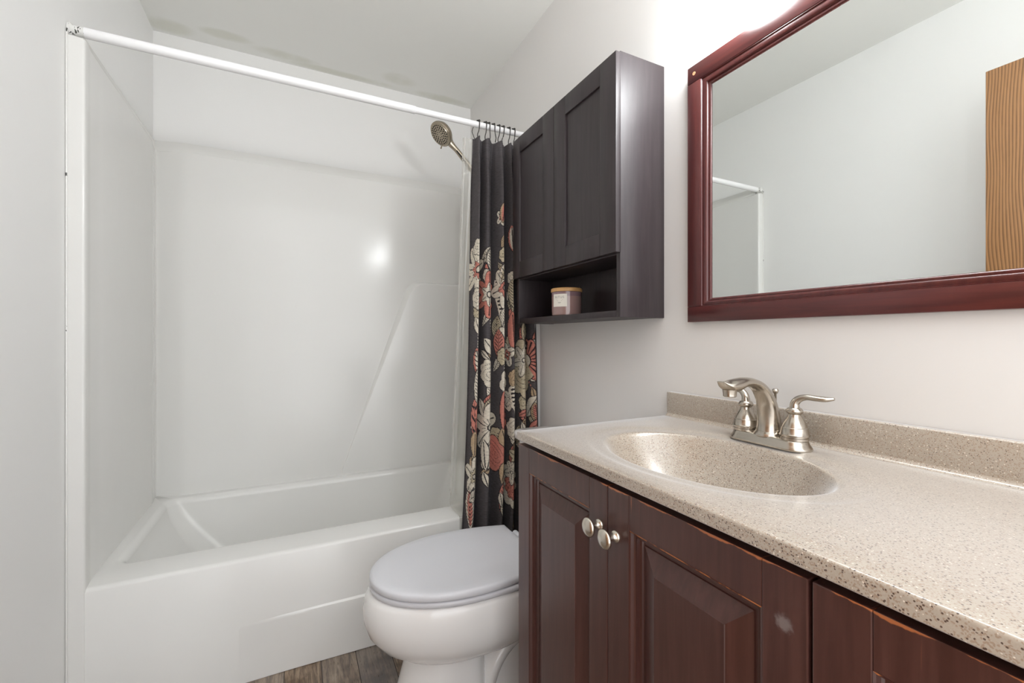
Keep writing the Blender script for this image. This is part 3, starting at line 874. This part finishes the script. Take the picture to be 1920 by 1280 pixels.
# ------------------------------------------------------------------ vanity
VF, VY1, VY0 = .475, .9227, -.067
van = thing('vanity_cabinet', (.72, .43, 0), 'worn cherry-brown bathroom vanity cabinet with raised panel doors', 'vanity cabinet')
CW = M['cherry']; CP = M['cherry_plain']
mb = MB()
mb.box(.4945, XR - .002, VY1 - .018, VY1, .002, .866, CP, .001)
mb.box(.4945, XR - .002, VY0, VY0 + .018, .002, .866, CP, .001)
mb.box(.4945, .512, VY0 + .018, VY1 - .018, .09, .866, CP, 0)
mb.box(.55, .565, VY0 + .018, VY1 - .018, .002, .10, CP, 0)
mb.box(.512, XR - .002, VY0 + .018, VY1 - .018, .10, .115, CP, 0)
part(mb, 'carcass', van)
def rect_loop(x, y0, y1, z0, z1): return [(x, y0, z0), (x, y1, z0), (x, y1, z1), (x, y0, z1)]
def raised_panel(mb, y0, y1, z0, z1):
    """ogee lip, groove and a bevelled raised field"""
    prof = [(-.002, .0150), (0.0, .0004), (.0022, .0014), (.0040, .0062), (.0062, .0078), (.0095, .0080), (.0105, .0125), (.0140, .0140), (.0155, .0168), (.0185, .0170),
            (.0195, .0150), (.0500, .0036), (.0508, .0026)]
    L = [rect_loop(VF + d, y0 + i, y1 - i, z0 + i, z1 - i) for i, d in prof]
    V = [p for r in L for p in r]; F = []; mi = []
    for j in range(len(L) - 1):
        for k in range(4):
            F.append((j * 4 + k, j * 4 + (k + 1) % 4, (j + 1) * 4 + (k + 1) % 4, (j + 1) * 4 + k))
            mi.append(M['rubbed'] if (j == 1 and k == 2) else CW)
    n = (len(L) - 1) * 4; F.append((n, n + 1, n + 2, n + 3)); mi.append(CW)
    mb.add(V, F, CW, mi)
DT = .861
doors = []
for y0, y1 in ((.5938, VY1), (.2690, .5916), (VY0 + .002, .2650)):
    mb = MB(); frame_door(mb, VF, .0188, y0, y1, .105, DT, .050, .0525, .056, .056, CW, raised_panel, .0016)
    doors.append(part(mb, 'door', van, angle=20))
for d, ky, kz in ((0, .614, .786), (1, .5705, .783), (2, .043, .783)):
    mb = MB()
    mb.lathe([(.0100, 0), (.0100, .0018), (.0086, .0035), (.0070, .0045), (.0052, .009), (.0048, .016), (.0058, .0185), (.0125, .0200), (.0158, .0222), (.0164, .0242), (.0150, .0268), (.0105, .0292), (.0045, .0305), (.0005, .0308)],
             M['nickel_knob'], 32, axis_matrix((VF - .0002, ky, kz), (-1, 0, 0)))
    part(mb, 'knob', doors[d], angle=50)

# ------------------------------------------------------------------ countertop with integral basin
TOP, CTF, CTB, CTY0, CTY1 = .895, .467, .951, -.085, .905
ctop = thing('countertop', (.70, .41, TOP), 'speckled beige cultured marble vanity top with integral oval sink', 'countertop')
SX, SY, SAX, SAY = .682, .572, .150, .215
XF_ = CTF
angs = sorted(set([round(2 * PI * k / 144, 6) for k in range(144)] + [round(math.atan2((y - SY) / SAY, (x - SX) / SAX) % (2 * PI), 6) for x in (XF_, CTB) for y in (CTY0, CTY1)]))
def rect_hit(a):
    dx, dy = SAX * math.cos(a), SAY * math.sin(a)
    tx = ((CTB - SX) / dx) if dx > 1e-9 else ((XF_ - SX) / dx if dx < -1e-9 else 1e9)
    ty = ((CTY1 - SY) / dy) if dy > 1e-9 else ((CTY0 - SY) / dy if dy < -1e-9 else 1e9)
    return min(tx, ty)
prof = [(.06, -.136), (.15, -.135), (.30, -.131), (.45, -.122), (.60, -.106), (.72, -.085), (.82, -.061), (.89, -.040), (.94, -.023), (.97, -.0125), (.985, -.0078), (1.0, -.0052), (1.015, -.0040), (1.04, -.0034), (1.10, -.0030), (1.16, -.0024), (1.20, -.0010), (1.235, 0)]
rings = []
for s_, dz in prof: rings.append([(SX + s_ * SAX * math.cos(a), SY + s_ * SAY * math.sin(a), TOP + dz) for a in angs])
hits = [rect_hit(a) for a in angs]
for u in (.25, .6, 1.0):
    rings.append([(SX + (1.235 + (h - 1.235) * u) * SAX * math.cos(a), SY + (1.235 + (h - 1.235) * u) * SAY * math.sin(a), TOP) for a, h in zip(angs, hits)])
rect = rings[-1]
def expand(e, z):
    out = []
    for x, y, _ in rect:
        if abs(x - XF_) < 1e-5: x -= e
        if abs(x - CTB) < 1e-5: x += 0
        if abs(y - CTY0) < 1e-5: y -= e
        if abs(y - CTY1) < 1e-5: y += e
        out.append((x, y, z))
    return out
rings += [expand(.0015, TOP - .0006), expand(.0026, TOP - .0022), expand(.003, TOP - .0045), expand(.003, TOP - .0190), expand(.0015, TOP - .0206), expand(-.012, TOP - .0208)]
mb = MB(); mb.loft(rings, M['granite'], (True, False)); part(mb, 'slab_with_basin', ctop, angle=40)
mb = MB(); mb.box(.931, XR - .0005, CTY0, CTY1 - .001, TOP - .002, .961, M['granite'], .003, 3); part(mb, 'backsplash', ctop)
# soft fillet where slab meets backsplash
mb = MB(); rows = []
for k in range(7):
    a = PI / 2 * k / 6; rows.append([(.9312 - .010 + .010 * math.sin(a), y, TOP + .0002 + .010 - .010 * math.cos(a)) for y in (CTY0, CTY1 - .003)])
mb.grid(rows, M['granite']); part(mb, 'cove', ctop, angle=80)
mb = MB(); mb.lathe([(.024, 0), (.024, .002), (.019, .003), (.016, .001), (.004, .0015)], M['nickel'], 28, Matrix.Translation((SX, SY, TOP - .1355))); part(mb, 'drain', ctop)

# ------------------------------------------------------------------ faucet
FX, FY, FZ = .872, .570, TOP - .0005
fau = thing('faucet', (FX, FY, FZ), 'brushed nickel two-handle centerset faucet behind the sink', 'faucet')
N_ = M['nickel']
def stadium(hl_, hw, z, n=14):
    out = []
    for k in range(n + 1):
        a = -PI / 2 + PI * k / n; out.append((FX + hw * math.sin(a + PI / 2 - PI / 2 + 0) if False else FX + hw * math.cos(a + PI / 2), FY + (hl_ - hw) + hw * math.sin(a + PI / 2), z))
    for k in range(n + 1):
        a = PI / 2 + PI * k / n; out.append((FX + hw * math.cos(a + PI / 2), FY - (hl_ - hw) + hw * math.sin(a + PI / 2), z))
    return out
mb = MB()
mb.loft([stadium(.0815, .0295, FZ), stadium(.0825, .0305, FZ + .002), stadium(.0815, .0298, FZ + .005), stadium(.078, .0275, FZ + .009), stadium(.0755, .0258, FZ + .014), stadium(.0745, .0248, FZ + .018), stadium(.072, .0225, FZ + .0195)], N_)
part(mb, 'base_plate', fau, angle=50)
sp = catmull([(0, .018), (.0005, .040), (-.003, .068), (-.013, .094), (-.033, .1165), (-.058, .1270), (-.083, .1285), (-.108, .1235), (-.128, .1245), (-.145, .1325)], 5)
rad_k = catmull([(.0250, .0240), (.0225, .0215), (.0205, .0190), (.0188, .0155), (.0170, .0115), (.0165, .0095), (.0172, .0100), (.0185, .0128), (.0170, .0090), (.0080, .0012)], 5)
mb = MB(); mb.sweep([(FX + x, FY, FZ + z) for x, z in sp], [tuple(r) for r in rad_k], N_, 24, side=(0, 1, 0))
mb.lathe([(.0285, .017), (.0285, .021), (.0262, .024), (.0245, .027)], N_, 32, Matrix.Translation((FX, FY, FZ)))
part(mb, 'spout', fau, angle=60)
mb = MB(); mb.lathe([(.0105, 0), (.0122, .0015), (.0122, .006), (.0135, .014)], M['nickel'], 24, Matrix.Translation((FX - .119, FY, FZ + .1025))); part(mb, 'aerator', fau)
for sg, fy in ((1, FY + .0515), (-1, FY - .0515)):
    m0 = Matrix.Translation((FX, fy, FZ))
    mb = MB(); mb.lathe([(.0240, .019), (.0240, .0235), (.0225, .0240), (.0225, .0262), (.0258, .0268), (.0260, .0295), (.0245, .031), (.0232, .040), (.0228, .0425), (.0215, .0432), (.0205, .047), (.0165, .055), (.0125, .0615), (.0105, .066), (.0105, .068), (.0128, .0695), (.0146, .0725), (.0146, .0755), (.0125, .0790), (.0095, .0810)], N_, 32, m0)
    h = part(mb, 'handle', fau, angle=40)
    lp = catmull([(0, 0, .079), (0, .001 * sg, .090), (0, .008 * sg, .0985), (0, .020 * sg, .1025), (0, .034 * sg, .1020), (0, .050 * sg, .1015), (0, .064 * sg, .1035)], 5)
    lr = catmull([(.0088, .0088), (.0078, .0078), (.0070, .0068), (.0072, .0056), (.0090, .0054), (.0094, .0050), (.0045, .0026)], 5)
    ca_, sa_ = math.cos(.10 * sg), math.sin(.10 * sg)
    mb = MB(); mb.sweep([(FX + x * ca_ + y * .25 * sg, fy + y * .97, FZ + z) for x, y, z in lp], [tuple(r) for r in lr], N_, 16, side=(1, 0, 0)); part(mb, 'lever', h, angle=60)
mb = MB(); m0 = Matrix.Translation((FX + .021, FY, FZ)); mb.lathe([(.0025, .016), (.0025, .100), (.0045, .102), (.0062, .106), (.0062, .109), (.004, .111)], N_, 16, m0); part(mb, 'lift_rod', fau, angle=50)

# ------------------------------------------------------------------ framed mirror
MY1, MY0, MZ0, MZ1, MXF = .830, -.06, 1.1525, 1.821, .930
mir = thing('wall_mirror', (.94, .385, MZ0), 'large wall mirror in a worn red cherry wood frame', 'mirror')
FW = .0415
mb = MB(); mb.box(MXF, XR - .0005, MY1 - FW, MY1, MZ0 + .040, MZ1 - .045, M['mirror_wood'], .0015); part(mb, 'stile', mir)
mb = MB(); mb.box(MXF, XR - .0005, MY0, MY0 + FW, MZ0 + .040, MZ1 - .045, M['mirror_wood'], .0015); part(mb, 'stile', mir)
mb = MB(); mb.box(MXF, XR - .0005, MY0, MY1, MZ1 - .0447, MZ1, M['mirror_wood_h'], .0015); part(mb, 'rail', mir)
mb = MB(); mb.box(MXF, XR - .0005, MY0, MY1, MZ0, MZ0 + .0397, M['mirror_wood_h'], .0015); part(mb, 'rail', mir)
mb = MB()
prof = [(-.002, .010), (0, .0015), (.002, .0008), (.0035, .0035), (.0055, .0030), (.0100, .0018), (.0150, .0040), (.0175, .0068), (.0185, .0095), (.0215, .0088), (.0245, .0100), (.0255, .0128), (.0275, .0135), (.028, .0155)]
L = [rect_loop(MXF + d, MY0 + FW + i * .9, MY1 - FW - i * .9, MZ0 + .0397 + i * .72, MZ1 - .0447 - i * .9) for i, d in prof]
V = [p for r in L for p in r]
F = [(j * 4 + k, j * 4 + (k + 1) % 4, (j + 1) * 4 + (k + 1) % 4, (j + 1) * 4 + k) for j in range(len(L) - 1) for k in range(4)]
mb.add(V, F, M['mirror_wood']); part(mb, 'inner_moulding', mir, angle=50)
mb = MB(); mb.box(.9435, .949, MY0 + FW + .01, MY1 - FW - .01, MZ0 + .045, MZ1 - .052, M['mirror'], 0); part(mb, 'mirror_glass', mir)
mb = MB(); mb.lathe([(.0046, 0), (.0046, .0006), (.0022, .0008), (.002, .0003)], M['pale_wood'], 18, axis_matrix((MXF, .8085, 1.7985), (-1, 0, 0))); part(mb, 'screw_plug', mir, 'pale wooden plug')

# ------------------------------------------------------------------ vanity light above the mirror
vl = thing('vanity_light', (.93, .39, 1.99), 'white vanity light with glowing frosted globes above the mirror', 'light')
mb = MB(); mb.box(XR - .028, XR - .0005, .02, .76, 1.975, 2.075, M['rod'], .008, 3); part(mb, 'back_plate', vl)
for gy in (.70, .49, .29, .08):
    mb = MB(); mb.lathe([(.020, 0), (.020, .02), (.014, .03)], M['rod'], 20, axis_matrix((XR - .028, gy, 2.0), (-1, 0, -.35))); part(mb, 'socket', vl)
    mb = MB(); bmm = bmesh.new(); bmesh.ops.create_uvsphere(bmm, u_segments=32, v_segments=20, radius=.050)
    mb.bm(bmm, M['globe'], Matrix.Translation((.868, gy, 1.946))); part(mb, 'globe', vl, angle=180)
